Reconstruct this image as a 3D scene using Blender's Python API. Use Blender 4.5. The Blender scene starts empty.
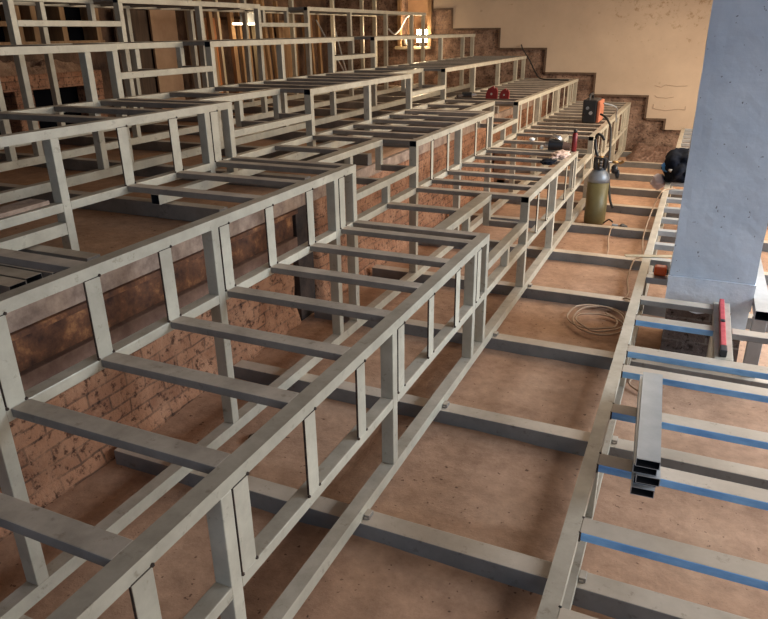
import bpy, bmesh, math, random
from mathutils import Vector, Matrix, noise
random.seed(11)
SC = bpy.context.scene
COL = SC.collection

# ------------------------------------------------------------------ materials
def new_mat(name):
    m = bpy.data.materials.new(name); m.use_nodes = True
    nt = m.node_tree; nt.nodes.clear()
    out = nt.nodes.new('ShaderNodeOutputMaterial'); b = nt.nodes.new('ShaderNodeBsdfPrincipled')
    nt.links.new(b.outputs[0], out.inputs[0])
    return m, nt, b

def ramp(nt, src, stops):
    r = nt.nodes.new('ShaderNodeValToRGB'); nt.links.new(src, r.inputs[0])
    e = r.color_ramp.elements
    e[0].position, e[0].color = stops[0][0], (*stops[0][1], 1)
    e[1].position, e[1].color = stops[-1][0], (*stops[-1][1], 1)
    for p, c in stops[1:-1]:
        n = e.new(p); n.color = (*c, 1)
    return r.outputs[0]

def noisetex(nt, scale, detail=5, rough=.6, coord=None, vec=(1, 1, 1)):
    g = nt.nodes.new('ShaderNodeNewGeometry')
    mp = nt.nodes.new('ShaderNodeMapping'); mp.inputs['Scale'].default_value = vec
    nt.links.new(g.outputs['Position'], mp.inputs[0])
    n = nt.nodes.new('ShaderNodeTexNoise'); n.inputs['Scale'].default_value = scale
    n.inputs['Detail'].default_value = detail; n.inputs['Roughness'].default_value = rough
    nt.links.new(mp.outputs[0], n.inputs['Vector'])
    return n.outputs['Fac']

def mix(nt, fac, a, b, blend='MIX'):
    m = nt.nodes.new('ShaderNodeMix'); m.data_type = 'RGBA'; m.blend_type = blend
    if isinstance(fac, (int, float)): m.inputs[0].default_value = fac
    else: nt.links.new(fac, m.inputs[0])
    for i, v in ((6, a), (7, b)):
        if isinstance(v, tuple): m.inputs[i].default_value = (*v, 1)
        else: nt.links.new(v, m.inputs[i])
    return m.outputs[2]

def bump(nt, b, src, strength, dist=.01):
    n = nt.nodes.new('ShaderNodeBump'); n.inputs['Strength'].default_value = strength
    n.inputs['Distance'].default_value = dist
    nt.links.new(src, n.inputs['Height']); nt.links.new(n.outputs[0], b.inputs['Normal'])

def mottled(name, c1, c2, scale=8, rough=.6, metal=0, bmp=.2, dist=.004, vec=(1, 1, 1), c3=None, per_object=0):
    m, nt, b = new_mat(name)
    f = noisetex(nt, scale, 6, .65, vec=vec)
    st = [(.33, c1), (.68, c2)]
    if c3: st = [(.30, c1), (.55, c2), (.72, c3)]
    col = ramp(nt, f, st)
    if per_object:
        oi = nt.nodes.new('ShaderNodeObjectInfo')
        k = ramp(nt, oi.outputs['Random'], [(0, (1 - per_object,) * 3), (1, (1 + per_object * .4,) * 3)])
        col = mix(nt, 1.0, col, k, 'MULTIPLY')
    nt.links.new(col, b.inputs['Base Color'])
    b.inputs['Roughness'].default_value = rough; b.inputs['Metallic'].default_value = metal
    if bmp: bump(nt, b, noisetex(nt, scale * 6, 4, .6), bmp, dist)
    return m

def plain(name, c, rough=.5, metal=0, emit=None, es=0):
    m, nt, b = new_mat(name)
    b.inputs['Base Color'].default_value = (*c, 1); b.inputs['Roughness'].default_value = rough
    b.inputs['Metallic'].default_value = metal
    if name == 'black_void': b.inputs['Specular IOR Level'].default_value = 0
    if emit:
        b.inputs['Emission Color'].default_value = (*emit, 1); b.inputs['Emission Strength'].default_value = es
    return m

M = {}
def dusty(name, side1, side2, top1, top2, scale, rough, metal, dust=1.0):
    m, nt, b = new_mat(name)
    f = noisetex(nt, scale, 6, .65)
    side = ramp(nt, f, [(.33, side1), (.68, side2)]); top = ramp(nt, f, [(.33, top1), (.68, top2)])
    g = nt.nodes.new('ShaderNodeNewGeometry'); sp = nt.nodes.new('ShaderNodeSeparateXYZ'); nt.links.new(g.outputs['True Normal'], sp.inputs[0])
    up = ramp(nt, sp.outputs['Z'], [(.55, (0, 0, 0)), (.9, (dust, dust, dust))])
    col = mix(nt, up, side, top)
    oi = nt.nodes.new('ShaderNodeObjectInfo')
    k = ramp(nt, oi.outputs['Random'], [(0, (.86, .86, .86)), (1, (1.05, 1.05, 1.05))])
    col = mix(nt, 1.0, col, k, 'MULTIPLY')
    blot = ramp(nt, noisetex(nt, 21, 4, .7), [(.60, (1, 1, 1)), (.74, (.62, .58, .54))])
    col = mix(nt, 1.0, col, blot, 'MULTIPLY')
    nt.links.new(col, b.inputs['Base Color'])
    b.inputs['Roughness'].default_value = rough; b.inputs['Metallic'].default_value = metal
    bump(nt, b, noisetex(nt, scale * 7, 4, .6), .2, .001)
    return m
M['steel'] = dusty('primed_steel', (.45, .405, .315), (.60, .55, .43), (.38, .325, .25), (.56, .485, .385), 7, .42, .15)
M['steel_clean'] = mottled('galvanised_steel', (.34, .355, .365), (.43, .44, .45), 9, .38, .35, .1, .001)
M['steel_dusty'] = dusty('dusty_steel', (.19, .165, .14), (.29, .25, .21), (.36, .295, .23), (.58, .48, .38), 6, .6, .1)
M['joist'] = dusty('dust_coated_joist_steel', (.18, .18, .175), (.26, .26, .25), (.46, .37, .28), (.62, .51, .40), 4, .55, .15)
M['weld'] = mottled('burnt_weld', (.02, .017, .015), (.10, .06, .04), 60, .6, .4, .5, .002)
M['clay'] = None
def floor_mat(name, a, b_, c):
    m, nt, b = new_mat(name)
    f1 = noisetex(nt, 1.1, 7, .62); f2 = noisetex(nt, 14, 5, .7)
    col = ramp(nt, f1, [(.30, a), (.52, b_), (.72, c)])
    col = mix(nt, .35, col, ramp(nt, f2, [(.3, tuple(v * .55 for v in b_)), (.7, tuple(min(1, v * 1.25) for v in c))]))
    spots = ramp(nt, noisetex(nt, 38, 2, .5), [(.69, (1, 1, 1)), (.74, (.35, .3, .28))])
    col = mix(nt, 1.0, col, spots, 'MULTIPLY')
    nt.links.new(col, b.inputs['Base Color']); b.inputs['Roughness'].default_value = .95
    bump(nt, b, noisetex(nt, 9, 8, .7), .5, .02)
    return m
M['clay'] = floor_mat('dusty_clay_concrete', (.24, .12, .068), (.42, .235, .14), (.57, .35, .22))
M['slab'] = floor_mat('brown_slab_dust', (.24, .125, .065), (.42, .225, .12), (.54, .32, .19))
M['scale'] = plain('shaded_tube_inside', (.018, .018, .022), .8)  # near-black colour paints the shade inside open tube ends

def brick_mat(name, c1, c2, mortar, axis='x', scale=1.0, smear=None):
    m, nt, b = new_mat(name)
    g = nt.nodes.new('ShaderNodeNewGeometry'); sp = nt.nodes.new('ShaderNodeSeparateXYZ')
    cb = nt.nodes.new('ShaderNodeCombineXYZ'); nt.links.new(g.outputs['Position'], sp.inputs[0])
    nt.links.new(sp.outputs['Y' if axis == 'x' else 'X'], cb.inputs[0]); nt.links.new(sp.outputs['Z'], cb.inputs[1])
    br = nt.nodes.new('ShaderNodeTexBrick'); nt.links.new(cb.outputs[0], br.inputs['Vector'])
    br.inputs['Color1'].default_value = (*c1, 1); br.inputs['Color2'].default_value = (*c2, 1)
    br.inputs['Mortar'].default_value = (*mortar, 1); br.inputs['Scale'].default_value = scale
    br.inputs['Mortar Size'].default_value = .008; br.inputs['Brick Width'].default_value = .25
    br.inputs['Row Height'].default_value = .077; br.inputs['Mortar Smooth'].default_value = .6
    f = noisetex(nt, 5, 7, .7)
    col = mix(nt, ramp(nt, f, [(.42, (0, 0, 0)), (.62, (1, 1, 1))]), br.outputs['Color'], smear or c2)
    f3 = noisetex(nt, 26, 4, .7)
    col = mix(nt, 1.0, col, ramp(nt, f3, [(.35, (.24, .19, .16)), (.46, (1, 1, 1)), (.7, (1.1, 1.05, 1))]), 'MULTIPLY')
    nt.links.new(col, b.inputs['Base Color']); b.inputs['Roughness'].default_value = .95
    bump(nt, b, f3, .8, .02)
    return m
M['brick'] = brick_mat('rough_red_brick', (.25, .11, .058), (.38, .18, .095), (.14, .07, .04), 'x', 1.0, (.42, .215, .12))
M['brick_far'] = brick_mat('dirty_brick', (.12, .065, .045), (.20, .12, .08), (.10, .065, .05), 'y', 1.0, (.36, .235, .17))
M['rust'] = mottled('rusty_steel', (.045, .02, .013), (.16, .065, .03), 11, .9, 0, .6, .004, c3=(.42, .19, .075))
M['rust_dark'] = mottled('dark_rusty_steel', (.02, .015, .013), (.07, .045, .035), 8, .8, .2, .4, .003)
M['rust_pale'] = mottled('grey_rust_flange', (.15, .08, .055), (.27, .16, .11), 10, .9, 0, .4, .003)
M['slab_edge'] = mottled('grey_concrete_edge', (.20, .13, .095), (.46, .33, .24), 9, .9, 0, .6, .006)

# plaster with ochre stains near the top
m, nt, b = new_mat('stained_cream_plaster')
base = ramp(nt, noisetex(nt, .9, 6, .6), [(.3, (.50, .375, .27)), (.7, (.66, .51, .37))])
st_ = noisetex(nt, 8, 8, .75)
g = nt.nodes.new('ShaderNodeNewGeometry'); sp = nt.nodes.new('ShaderNodeSeparateXYZ'); nt.links.new(g.outputs['Position'], sp.inputs[0])
mr = nt.nodes.new('ShaderNodeMapRange'); nt.links.new(sp.outputs['Z'], mr.inputs[0])
mr.inputs[1].default_value = 1.3; mr.inputs[2].default_value = 2.5; mr.inputs[3].default_value = 0; mr.inputs[4].default_value = 1
mrx = nt.nodes.new('ShaderNodeMapRange'); nt.links.new(sp.outputs['X'], mrx.inputs[0])
mrx.inputs[1].default_value = -2.2; mrx.inputs[2].default_value = -1.0; mrx.inputs[3].default_value = 0; mrx.inputs[4].default_value = 1
mm = nt.nodes.new('ShaderNodeMath'); mm.operation = 'MULTIPLY'; nt.links.new(mr.outputs[0], mm.inputs[0]); nt.links.new(mrx.outputs[0], mm.inputs[1])
m2 = nt.nodes.new('ShaderNodeMath'); m2.operation = 'MULTIPLY_ADD'; nt.links.new(mm.outputs[0], m2.inputs[0]); m2.inputs[1].default_value = .17
nt.links.new(st_, m2.inputs[2])
mask = ramp(nt, m2.outputs[0], [(.64, (0, 0, 0)), (.76, (.8, .8, .8))])
col = mix(nt, mask, base, (.33, .20, .10))
col = mix(nt, ramp(nt, noisetex(nt, 11, 3, .5), [(.70, (0, 0, 0)), (.75, (.6, .6, .6))]), col, (.42, .30, .2))
nt.links.new(col, b.inputs['Base Color']); b.inputs['Roughness'].default_value = .9
bump(nt, b, noisetex(nt, 14, 5, .6), .25, .01)
M['plaster'] = m

# pillar: pale blue facing with chips
m, nt, b = new_mat('pale_blue_facing')
base = ramp(nt, noisetex(nt, 2.6, 7, .65), [(.3, (.50, .57, .66)), (.7, (.68, .74, .81))])
chips = ramp(nt, noisetex(nt, 36, 2, .5, vec=(1, 1, .8)), [(.71, (0, 0, 0)), (.735, (1, 1, 1))])
col = mix(nt, chips, base, (.16, .17, .2))
nt.links.new(col, b.inputs['Base Color']); b.inputs['Roughness'].default_value = .85
bump(nt, b, noisetex(nt, 18, 5, .6), .3, .008)
M['facing'] = m
M['facing_pale'] = mottled('pale_plinth_plaster', (.58, .63, .70), (.76, .79, .83), 7, .9, 0, .4, .008)
M['brick_pillar'] = brick_mat('grey_pillar_brick', (.12, .085, .075), (.17, .12, .10), (.20, .17, .15), 'y', 1.0, (.14, .11, .10))
M['plain_wall'] = mottled('dull_hall_wall', (.16, .12, .09), (.24, .18, .13), 2, .9)
M['ceiling'] = mottled('dull_ceiling', (.14, .11, .085), (.19, .15, .12), 2, .9)
M['side_wall'] = mottled('dark_earthy_wall', (.05, .027, .016), (.13, .07, .04), 3, .95, 0, .7, .02, c3=(.22, .12, .07))
M['trim'] = mottled('brown_step_edging', (.09, .055, .035), (.16, .10, .065), 9, .9)
M['blue_daylight'] = mottled('steel_painted_blue_daylight', (.13, .33, .66), (.30, .58, .90), 5, .35, .2, .1, .001, vec=(1, 4, 4))  # blue sky reflection put into the colour of the joist sides
M['timber'] = mottled('raw_timber', (.22, .115, .05), (.42, .25, .12), 3, .8, 0, .3, .003, vec=(6, 6, .6))
M['timber_dark'] = mottled('dark_timber', (.045, .028, .018), (.12, .07, .04), 3, .85, 0, .3, .003, vec=(6, 6, .6))
M['timber_pale'] = mottled('pale_timber', (.42, .33, .20), (.58, .47, .32), 3, .8, 0, .3, .003, vec=(6, 6, .6))
M['board'] = mottled('tan_sheet_board', (.35, .20, .11), (.50, .31, .18), 2.5, .8, 0, .2, .003)
M['orange_board'] = mottled('orange_sheet_board', (.42, .15, .04), (.55, .22, .07), 2.5, .7, 0, .2, .003)
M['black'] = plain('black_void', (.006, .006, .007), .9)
M['rubble'] = mottled('crumbled_masonry', (.16, .085, .05), (.34, .20, .12), 9, .95, 0, .9, .02, c3=(.45, .30, .19))
M['rubble_far'] = mottled('pinkish_debris', (.12, .065, .045), (.24, .14, .10), 7, .95, 0, .9, .02, c3=(.36, .24, .18))
M['tank'] = mottled('olive_gas_cylinder_paint', (.15, .12, .045), (.21, .17, .07), 6, .42, .1, .1, .001)
M['tank_grey'] = mottled('grey_cylinder_shoulder', (.20, .22, .24), (.30, .32, .34), 8, .4, .2, .1, .001)
M['rubber'] = plain('black_rubber', (.012, .012, .014), .55)
M['black_plastic'] = plain('black_plastic', (.018, .018, .02), .4)
M['orange_plastic'] = mottled('orange_plastic', (.42, .13, .07), (.50, .17, .09), 9, .45, 0, 0)
M['orange_bright'] = plain('bright_orange_plastic', (.90, .13, .02), .4)
M['red'] = mottled('red_paint', (.17, .012, .014), (.28, .02, .022), 8, .4, .1, 0)
M['red_level'] = mottled('worn_red_level_paint', (.50, .05, .06), (.68, .12, .12), 25, .45, .1, 0)
M['brass'] = plain('brass_fitting', (.45, .27, .10), .35, .8)
M['silver'] = plain('silver_fitting', (.6, .6, .6), .3, .8)
M['cord'] = plain('tan_rubber_cord', (.46, .31, .20), .6)
M['cloth'] = mottled('pinkish_cloth', (.55, .38, .31), (.72, .54, .46), 20, .95, 0, .4, .004)
M['cloth_dark'] = mottled('dark_navy_cloth', (.004, .005, .009), (.010, .013, .022), 20, .95, 0, .4, .004)
M['cloth_dark'].node_tree.nodes['Principled BSDF'].inputs['Specular IOR Level'].default_value = .1
M['cloth_blue'] = plain('blue_cloth_print', (.05, .22, .55), .8)
M['white'] = plain('white_plastic', (.75, .74, .72), .5)
M['lilac'] = plain('pale_lilac_cloth', (.55, .48, .52), .9)
M['marking'] = plain('pencil_marking', (.46, .34, .25), .9)
M['lamp_glow'] = plain('lamp_glow', (1, .8, .5), .5, 0, (1.0, .80, .50), 60)
M['tube_glow'] = plain('tube_glow', (1, .9, .7), .5, 0, (1.0, .80, .55), 6)

# ------------------------------------------------------------------ helpers
def link(o, parent=None):
    COL.objects.link(o)
    if parent is not None:
        o.parent = parent
    return o

def world_loc(o):
    v = Vector(o.location)
    while o.parent: o = o.parent; v += Vector(o.location)
    return v

def empty(name, loc):
    o = bpy.data.objects.new(name, None); o.location = loc; o.empty_display_size = .1
    COL.objects.link(o); return o

def tag(o, label, cat, group=None, kind=None):
    o['label'] = label; o['category'] = cat
    if group: o['group'] = group
    if kind: o['kind'] = kind
    return o

def finish(name, bm, mats, parent=None, smooth=False, origin=None):
    """bm holds world coordinates; the object's origin goes to the middle of the base."""
    bm.normal_update()
    if origin is None:
        xs = [v.co for v in bm.verts]
        origin = Vector(((min(c.x for c in xs) + max(c.x for c in xs)) / 2, (min(c.y for c in xs) + max(c.y for c in xs)) / 2, min(c.z for c in xs)))
    else: origin = Vector(origin)
    for v in bm.verts: v.co -= origin
    me = bpy.data.meshes.new(name); bm.to_mesh(me); bm.free()
    if not isinstance(mats, (list, tuple)): mats = [mats]
    for mt in mats: me.materials.append(mt)
    if smooth:
        for p in me.polygons: p.use_smooth = True
    o = bpy.data.objects.new(name, me)
    o.location = origin - (world_loc(parent) if parent else Vector())
    return link(o, parent)

def box_bm(bm, a, b, bev=.003, open_axis=None, open_ends=(), wall=.003, mat=0):
    """box between corners a and b; open ends are hollow like a square tube"""
    x0, y0, z0 = (min(a[i], b[i]) for i in range(3)); x1, y1, z1 = (max(a[i], b[i]) for i in range(3))
    r = bmesh.ops.create_cube(bm, size=1)
    vs = r['verts']
    for v in vs:
        v.co = Vector(((x0 + x1) / 2 + v.co.x * (x1 - x0), (y0 + y1) / 2 + v.co.y * (y1 - y0), (z0 + z1) / 2 + v.co.z * (z1 - z0)))
    fs = set(f for v in vs for f in v.link_faces)
    for f in fs: f.material_index = mat
    if open_axis is not None:
        for s in open_ends:
            lo, hi = (x0, x1), (y0, y1)
            end = [(x0, x1), (y0, y1), (z0, z1)][open_axis][0 if s < 0 else 1]
            ff = [f for f in fs if f.is_valid and all(abs(v.co[open_axis] - end) < 1e-6 for v in f.verts)]
            if not ff: continue
            bmesh.ops.inset_region(bm, faces=ff, thickness=wall)
            ex = bmesh.ops.extrude_face_region(bm, geom=ff)
            dv = Vector((0, 0, 0)); dv[open_axis] = -s * min(.25, ([(x0, x1), (y0, y1), (z0, z1)][open_axis][1] - [(x0, x1), (y0, y1), (z0, z1)][open_axis][0]) * .45)
            bmesh.ops.translate(bm, verts=[g for g in ex['geom'] if isinstance(g, bmesh.types.BMVert)], vec=dv)
            for f in set(f for v in ex['geom'] if isinstance(v, bmesh.types.BMVert) for f in v.link_faces): f.material_index = 1
            bmesh.ops.delete(bm, geom=[f for f in ff if f.is_valid], context='FACES')
    if bev:
        es = set()
        for v in vs:
            if v.is_valid:
                for e in v.link_edges:
                    if e.other_vert(v) in vs: es.add(e)
        if open_axis is not None:
            es = {e for e in es if abs((e.verts[0].co - e.verts[1].co)[open_axis]) > 1e-4}
        bmesh.ops.bevel(bm, geom=list(es), offset=bev, segments=2, affect='EDGES', profile=.5)

def box(name, a, b, mat, parent=None, bev=.003, open_axis=None, open_ends=(), wall=.003):
    bm = bmesh.new(); box_bm(bm, a, b, bev, open_axis, open_ends, wall)
    return finish(name, bm, [mat, M['scale']] if open_axis is not None else mat, parent)

def cyl_bm(bm, p0, p1, r0, r1=None, seg=20, mat=0):
    p0 = Vector(p0); p1 = Vector(p1); r1 = r0 if r1 is None else r1
    d = p1 - p0; L = d.length
    q = Vector((0, 0, 1)).rotation_difference(d).to_matrix().to_4x4()
    r = bmesh.ops.create_cone(bm, cap_ends=True, segments=seg, radius1=r0, radius2=r1, depth=L, matrix=Matrix.Translation((p0 + p1) / 2) @ q)
    for f in set(f for v in r['verts'] for f in v.link_faces): f.material_index = mat
def cyl(name, p0, p1, r0, mat, parent=None, r1=None, seg=20):
    bm = bmesh.new(); cyl_bm(bm, p0, p1, r0, r1, seg)
    return finish(name, bm, mat, parent, smooth=False)

def smooth_path(pts, n=8):
    P = [Vector(p) for p in pts]; out = []
    for i in range(len(P) - 1):
        a = P[max(i - 1, 0)]; b = P[i]; c = P[i + 1]; d = P[min(i + 2, len(P) - 1)]
        for k in range(n):
            t = k / n
            out.append(.5 * ((2 * b) + (c - a) * t + (2 * a - 5 * b + 4 * c - d) * t * t + (3 * b - a - 3 * c + d) * t ** 3))
    out.append(P[-1]); return out

def cable(name, pts, r, mat, parent=None, n=8, seg=8, zmin=None):
    path = smooth_path(pts, n); bm = bmesh.new(); rings = []
    up = Vector((0, 0, 1))
    for i, p in enumerate(path):
        if zmin is not None: p.z = max(p.z, zmin)
        t = (path[min(i + 1, len(path) - 1)] - path[max(i - 1, 0)])
        if t.length < 1e-6: t = Vector((0, 0, 1))
        t.normalize()
        s = t.cross(up)
        if s.length < .1: s = t.cross(Vector((1, 0, 0)))
        s.normalize(); u = s.cross(t)
        rings.append([bm.verts.new(p + (s * math.cos(a) + u * math.sin(a)) * r) for a in [2 * math.pi * k / seg for k in range(seg)]])
    for a, b2 in zip(rings, rings[1:]):
        for k in range(seg): bm.faces.new((a[k], a[(k + 1) % seg], b2[(k + 1) % seg], b2[k]))
    bm.faces.new(rings[0][::-1]); bm.faces.new(rings[-1])
    bmesh.ops.recalc_face_normals(bm, faces=bm.faces)
    return finish(name, bm, mat, parent, smooth=True)

def lathe(name, prof, center, mat, parent=None, seg=40):
    bm = bmesh.new(); rings = []
    for r, z in prof:
        rings.append([bm.verts.new((center[0] + r * math.cos(2 * math.pi * k / seg), center[1] + r * math.sin(2 * math.pi * k / seg), center[2] + z)) for k in range(seg)])
    for a, b2 in zip(rings, rings[1:]):
        for k in range(seg): bm.faces.new((a[k], a[(k + 1) % seg], b2[(k + 1) % seg], b2[k]))
    bm.faces.new(rings[0][::-1]); bm.faces.new(rings[-1])
    return finish(name, bm, mat, parent, smooth=True)

def prism(name, pts, axis, c0, c1, mat, parent=None):
    """polygon pts in the plane across axis, extruded from c0 to c1"""
    bm = bmesh.new()
    def P(p, c):
        return {'x': (c, p[0], p[1]), 'y': (p[0], c, p[1]), 'z': (p[0], p[1], c)}[axis]
    a = [bm.verts.new(P(p, c0)) for p in pts]; b2 = [bm.verts.new(P(p, c1)) for p in pts]
    bm.faces.new(a); bm.faces.new(b2[::-1])
    for i in range(len(pts)):
        j = (i + 1) % len(pts); bm.faces.new((a[j], a[i], b2[i], b2[j]))
    bmesh.ops.recalc_face_normals(bm, faces=bm.faces)
    return finish(name, bm, mat, parent)

def lump(name, center, size, mat, parent=None, seed=0, amp=.35, freq=2.2, sub=4, flat=None):
    bm = bmesh.new(); bmesh.ops.create_icosphere(bm, subdivisions=sub, radius=1)
    off = Vector((seed * 3.1, seed * 1.7, seed))
    for v in bm.verts:
        n = noise.noise(v.co * freq + off) * amp + noise.noise(v.co * freq * 2.7 + off) * amp * .4
        v.co = v.co * (1 + n)
        v.co = Vector((center[0] + v.co.x * size[0], center[1] + v.co.y * size[1], center[2] + v.co.z * size[2]))
        if flat is not None and v.co.z < flat: v.co.z = flat
    return finish(name, bm, mat, parent, smooth=True)

def structure(o):
    o['kind'] = 'structure'; return o

# ------------------------------------------------------------------ the room
YF = 12.65       # far wall
FLOOR = -.085
SLAB = .86
XB = -2.46       # riser wall between the lower floor and the upper slab
def floor_grid(name, x0, x1, y0, y1, z, step, amp, mat, thick=.1):
    bm = bmesh.new(); nx = int((x1 - x0) / step); ny = int((y1 - y0) / step)
    g = [[bm.verts.new((x0 + (x1 - x0) * i / nx, y0 + (y1 - y0) * j / ny, 0)) for j in range(ny + 1)] for i in range(nx + 1)]
    for r in g:
        for v in r:
            v.co.z = z + amp * noise.fractal(Vector((v.co.x * 1.6, v.co.y * 1.6, z)), .9, 2.1, 4)
    for i in range(nx):
        for j in range(ny): bm.faces.new((g[i][j], g[i + 1][j], g[i + 1][j + 1], g[i][j + 1]))
    ex = bmesh.ops.extrude_face_region(bm, geom=list(bm.faces))
    for e in ex['geom']:
        if isinstance(e, bmesh.types.BMVert): e.co.z = z - thick
    bmesh.ops.recalc_face_normals(bm, faces=bm.faces)
    o = finish(name, bm, mat, smooth=True); return structure(o)
floor_grid('floor', XB - .3, 6.0, -3.5, YF, FLOOR, .08, .014, M['clay'])
# upper slab: grey broken concrete edge, brown dusty top
floor_grid('floor_upper', -6.9, XB - .03, -3.5, YF, SLAB, .12, .008, M['slab'], .085)
structure(box('trim_1', (XB - .03, -3.5, .772), (XB + .015, YF, SLAB + .003), M['slab_edge'], bev=.006))

# brick riser wall with an uneven face
def rough_wall(name, x, y0, y1, z0, z1, mat, thick=.25, step=.06, amp=.018):
    bm = bmesh.new(); ny = int((y1 - y0) / step); nz = max(2, int((z1 - z0) / step))
    g = [[bm.verts.new((x + amp * noise.fractal(Vector((0, (y0 + (y1 - y0) * i / ny) * 4, (z0 + (z1 - z0) * j / nz) * 6)), .9, 2.1, 4) + .045 * max(0, (1 - j / nz * 3)), y0 + (y1 - y0) * i / ny, z0 + (z1 - z0) * j / nz)) for j in range(nz + 1)] for i in range(ny + 1)]
    for i in range(ny):
        for j in range(nz): bm.faces.new((g[i][j], g[i + 1][j], g[i + 1][j + 1], g[i][j + 1]))
    ex = bmesh.ops.extrude_face_region(bm, geom=list(bm.faces))
    for e in ex['geom']:
        if isinstance(e, bmesh.types.BMVert): e.co.x = x - thick
    bmesh.ops.recalc_face_normals(bm, faces=bm.faces)
    return structure(finish(name, bm, mat, smooth=True))
rough_wall('wall_riser', XB - .02, -3.5, 3.90, FLOOR - .05, .47, M['brick'])
rough_wall('wall_riser', XB - .02, 4.26, YF, FLOOR - .05, .772, M['brick'])
structure(box('wall_riser', (XB - .25, 3.90, FLOOR - .05), (XB - .16, 4.26, .772), M['brick'], bev=0))

# rusty steel I-beam carrying the slab edge
bt = empty('steel_beam', (XB - .05, .2, .545))
tag(bt, 'long rusty steel beam under the grey concrete edge, above the red brick riser', 'beam')
box('web', (XB - .05, -3.5, .575), (XB - .018, 3.93, .74), M['rust'], bt, .002)
box('lower_flange', (XB - .14, -3.5, .475), (XB + .012, 3.93, .572), M['rust_pale'], bt, .003)
box('upper_flange', (XB - .14, -3.5, .743), (XB + .03, 3.93, .770), M['rust'], bt, .003)
tag(box('steel_column', (XB - .13, 3.945, FLOOR), (XB + .0, 4.16, .770), M['rust_dark'], bev=.004),
    'dark rusty square column at the end of the rusty beam, set in the brick riser', 'column')

# far wall: dirty masonry with a plaster coat that ends in steps
niche = (-5.32, -4.74, 1.64, 2.75)
structure(box('wall_far', (-6.9, YF, FLOOR - .1), (niche[0], YF + .45, 4.2), M['brick_far'], bev=0))
structure(box('wall_far', (niche[0], YF, FLOOR - .1), (niche[1], YF + .45, niche[2]), M['brick_far'], bev=0))
structure(box('wall_far', (niche[0], YF, niche[3]), (niche[1], YF + .45, 4.2), M['brick_far'], bev=0))
structure(box('wall_far', (niche[0], YF + .35, niche[2]), (niche[1], YF + .45, niche[3]), M['board'], bev=0))
structure(box('wall_far', (niche[1], YF, FLOOR - .1), (6.2, YF + .45, 4.2), M['brick_far'], bev=0))
steps = [(-.08, .31), (-.47, .31), (-.47, .49), (-.79, .49), (-.79, .86), (-1.68, .86), (-1.68, 1.21), (-2.55, 1.21), (-2.55, 1.61), (-3.39, 1.61), (-3.39, 1.94), (-4.28, 1.94), (-4.28, 2.28), (-4.66, 2.28)]
structure(prism('wall_far', steps + [(-4.66, 4.2), (6.0, 4.2), (6.0, .31)], 'y', YF - .035, YF - .001, M['plaster']))
# dark angle strip running down the steps
bm = bmesh.new()
for (xa, za), (xb, zb) in zip(steps[1:], steps[2:]):
    if abs(za - zb) < 1e-6: box_bm(bm, (min(xa, xb) - .0, YF - .045, za - .035), (max(xa, xb), YF - .001, za - .002), 0)
    else: box_bm(bm, (xa - .035, YF - .044, min(za, zb) - .002), (xa - .002, YF - .0012, max(za, zb) - .035), 0)
structure(finish('trim_2', bm, M['trim']))
# pencil notes on the plaster
def stroke(pts, label):
    bm = bmesh.new()
    for (xa, za), (xb, zb) in zip(pts, pts[1:]):
        cyl_bm(bm, (xa, YF - .0365, za), (xb, YF - .0365, zb), .006, seg=6)
    tag(finish('wall_marking', bm, M['marking']), label, 'marking', 'pencil markings on the plaster')
stroke([(-.72, 1.02), (-.62, .99), (-.55, 1.03), (-.38, 1.01), (-.22, 1.02)], 'faint pencil line on the cream plaster beside the blue pillar, topmost of three')
stroke([(-.70, .86), (-.66, .83), (-.52, .82), (-.40, .84)], 'faint pencil line on the cream plaster beside the blue pillar, middle of three')
stroke([(-.70, .72), (-.70, .65), (-.5, .62), (-.3, .65), (-.2, .64), (-.2, .7)], 'faint pencil line on the cream plaster beside the blue pillar, lowest of three')

structure(box('wall_left', (-7.15, -3.5, FLOOR), (-6.9, YF, 4.2), M['side_wall'], bev=0))
structure(box('ceiling', (-7.15, -3.6, 4.2), (6.3, YF + .45, 4.4), M['ceiling'], bev=0))
# right wall with window openings
for y0, y1, z0, z1 in [(-3.5, 6.2 - 6.2 - .6, FLOOR, 4.2), (-.6, 2.2, FLOOR, 1.0), (-.6, 2.2, 3.6, 4.2), (2.2, 3.0, FLOOR, 4.2), (3.0, 6.2, FLOOR, 1.0), (3.0, 6.2, 3.6, 4.2),
                       (6.2, 7.2, FLOOR, 4.2), (7.2, 10.8, FLOOR, 1.0), (7.2, 10.8, 3.6, 4.2), (10.8, YF, FLOOR, 4.2)]:
    structure(box('wall_right', (4.2, y0, z0), (4.5, y1, z1), M['plain_wall'], bev=0))
for a, b2 in [((-7.15, FLOOR), (-1.5, 4.2)), ((-1.5, FLOOR), (4.2, .7)), ((-1.5, 3.6), (4.2, 4.2)), ((4.2, FLOOR), (4.5, 4.2))]:
    structure(box('wall_near', (a[0], -3.8, a[1]), (b2[0], -3.5, b2[1]), M['plain_wall'], bev=0))

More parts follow.
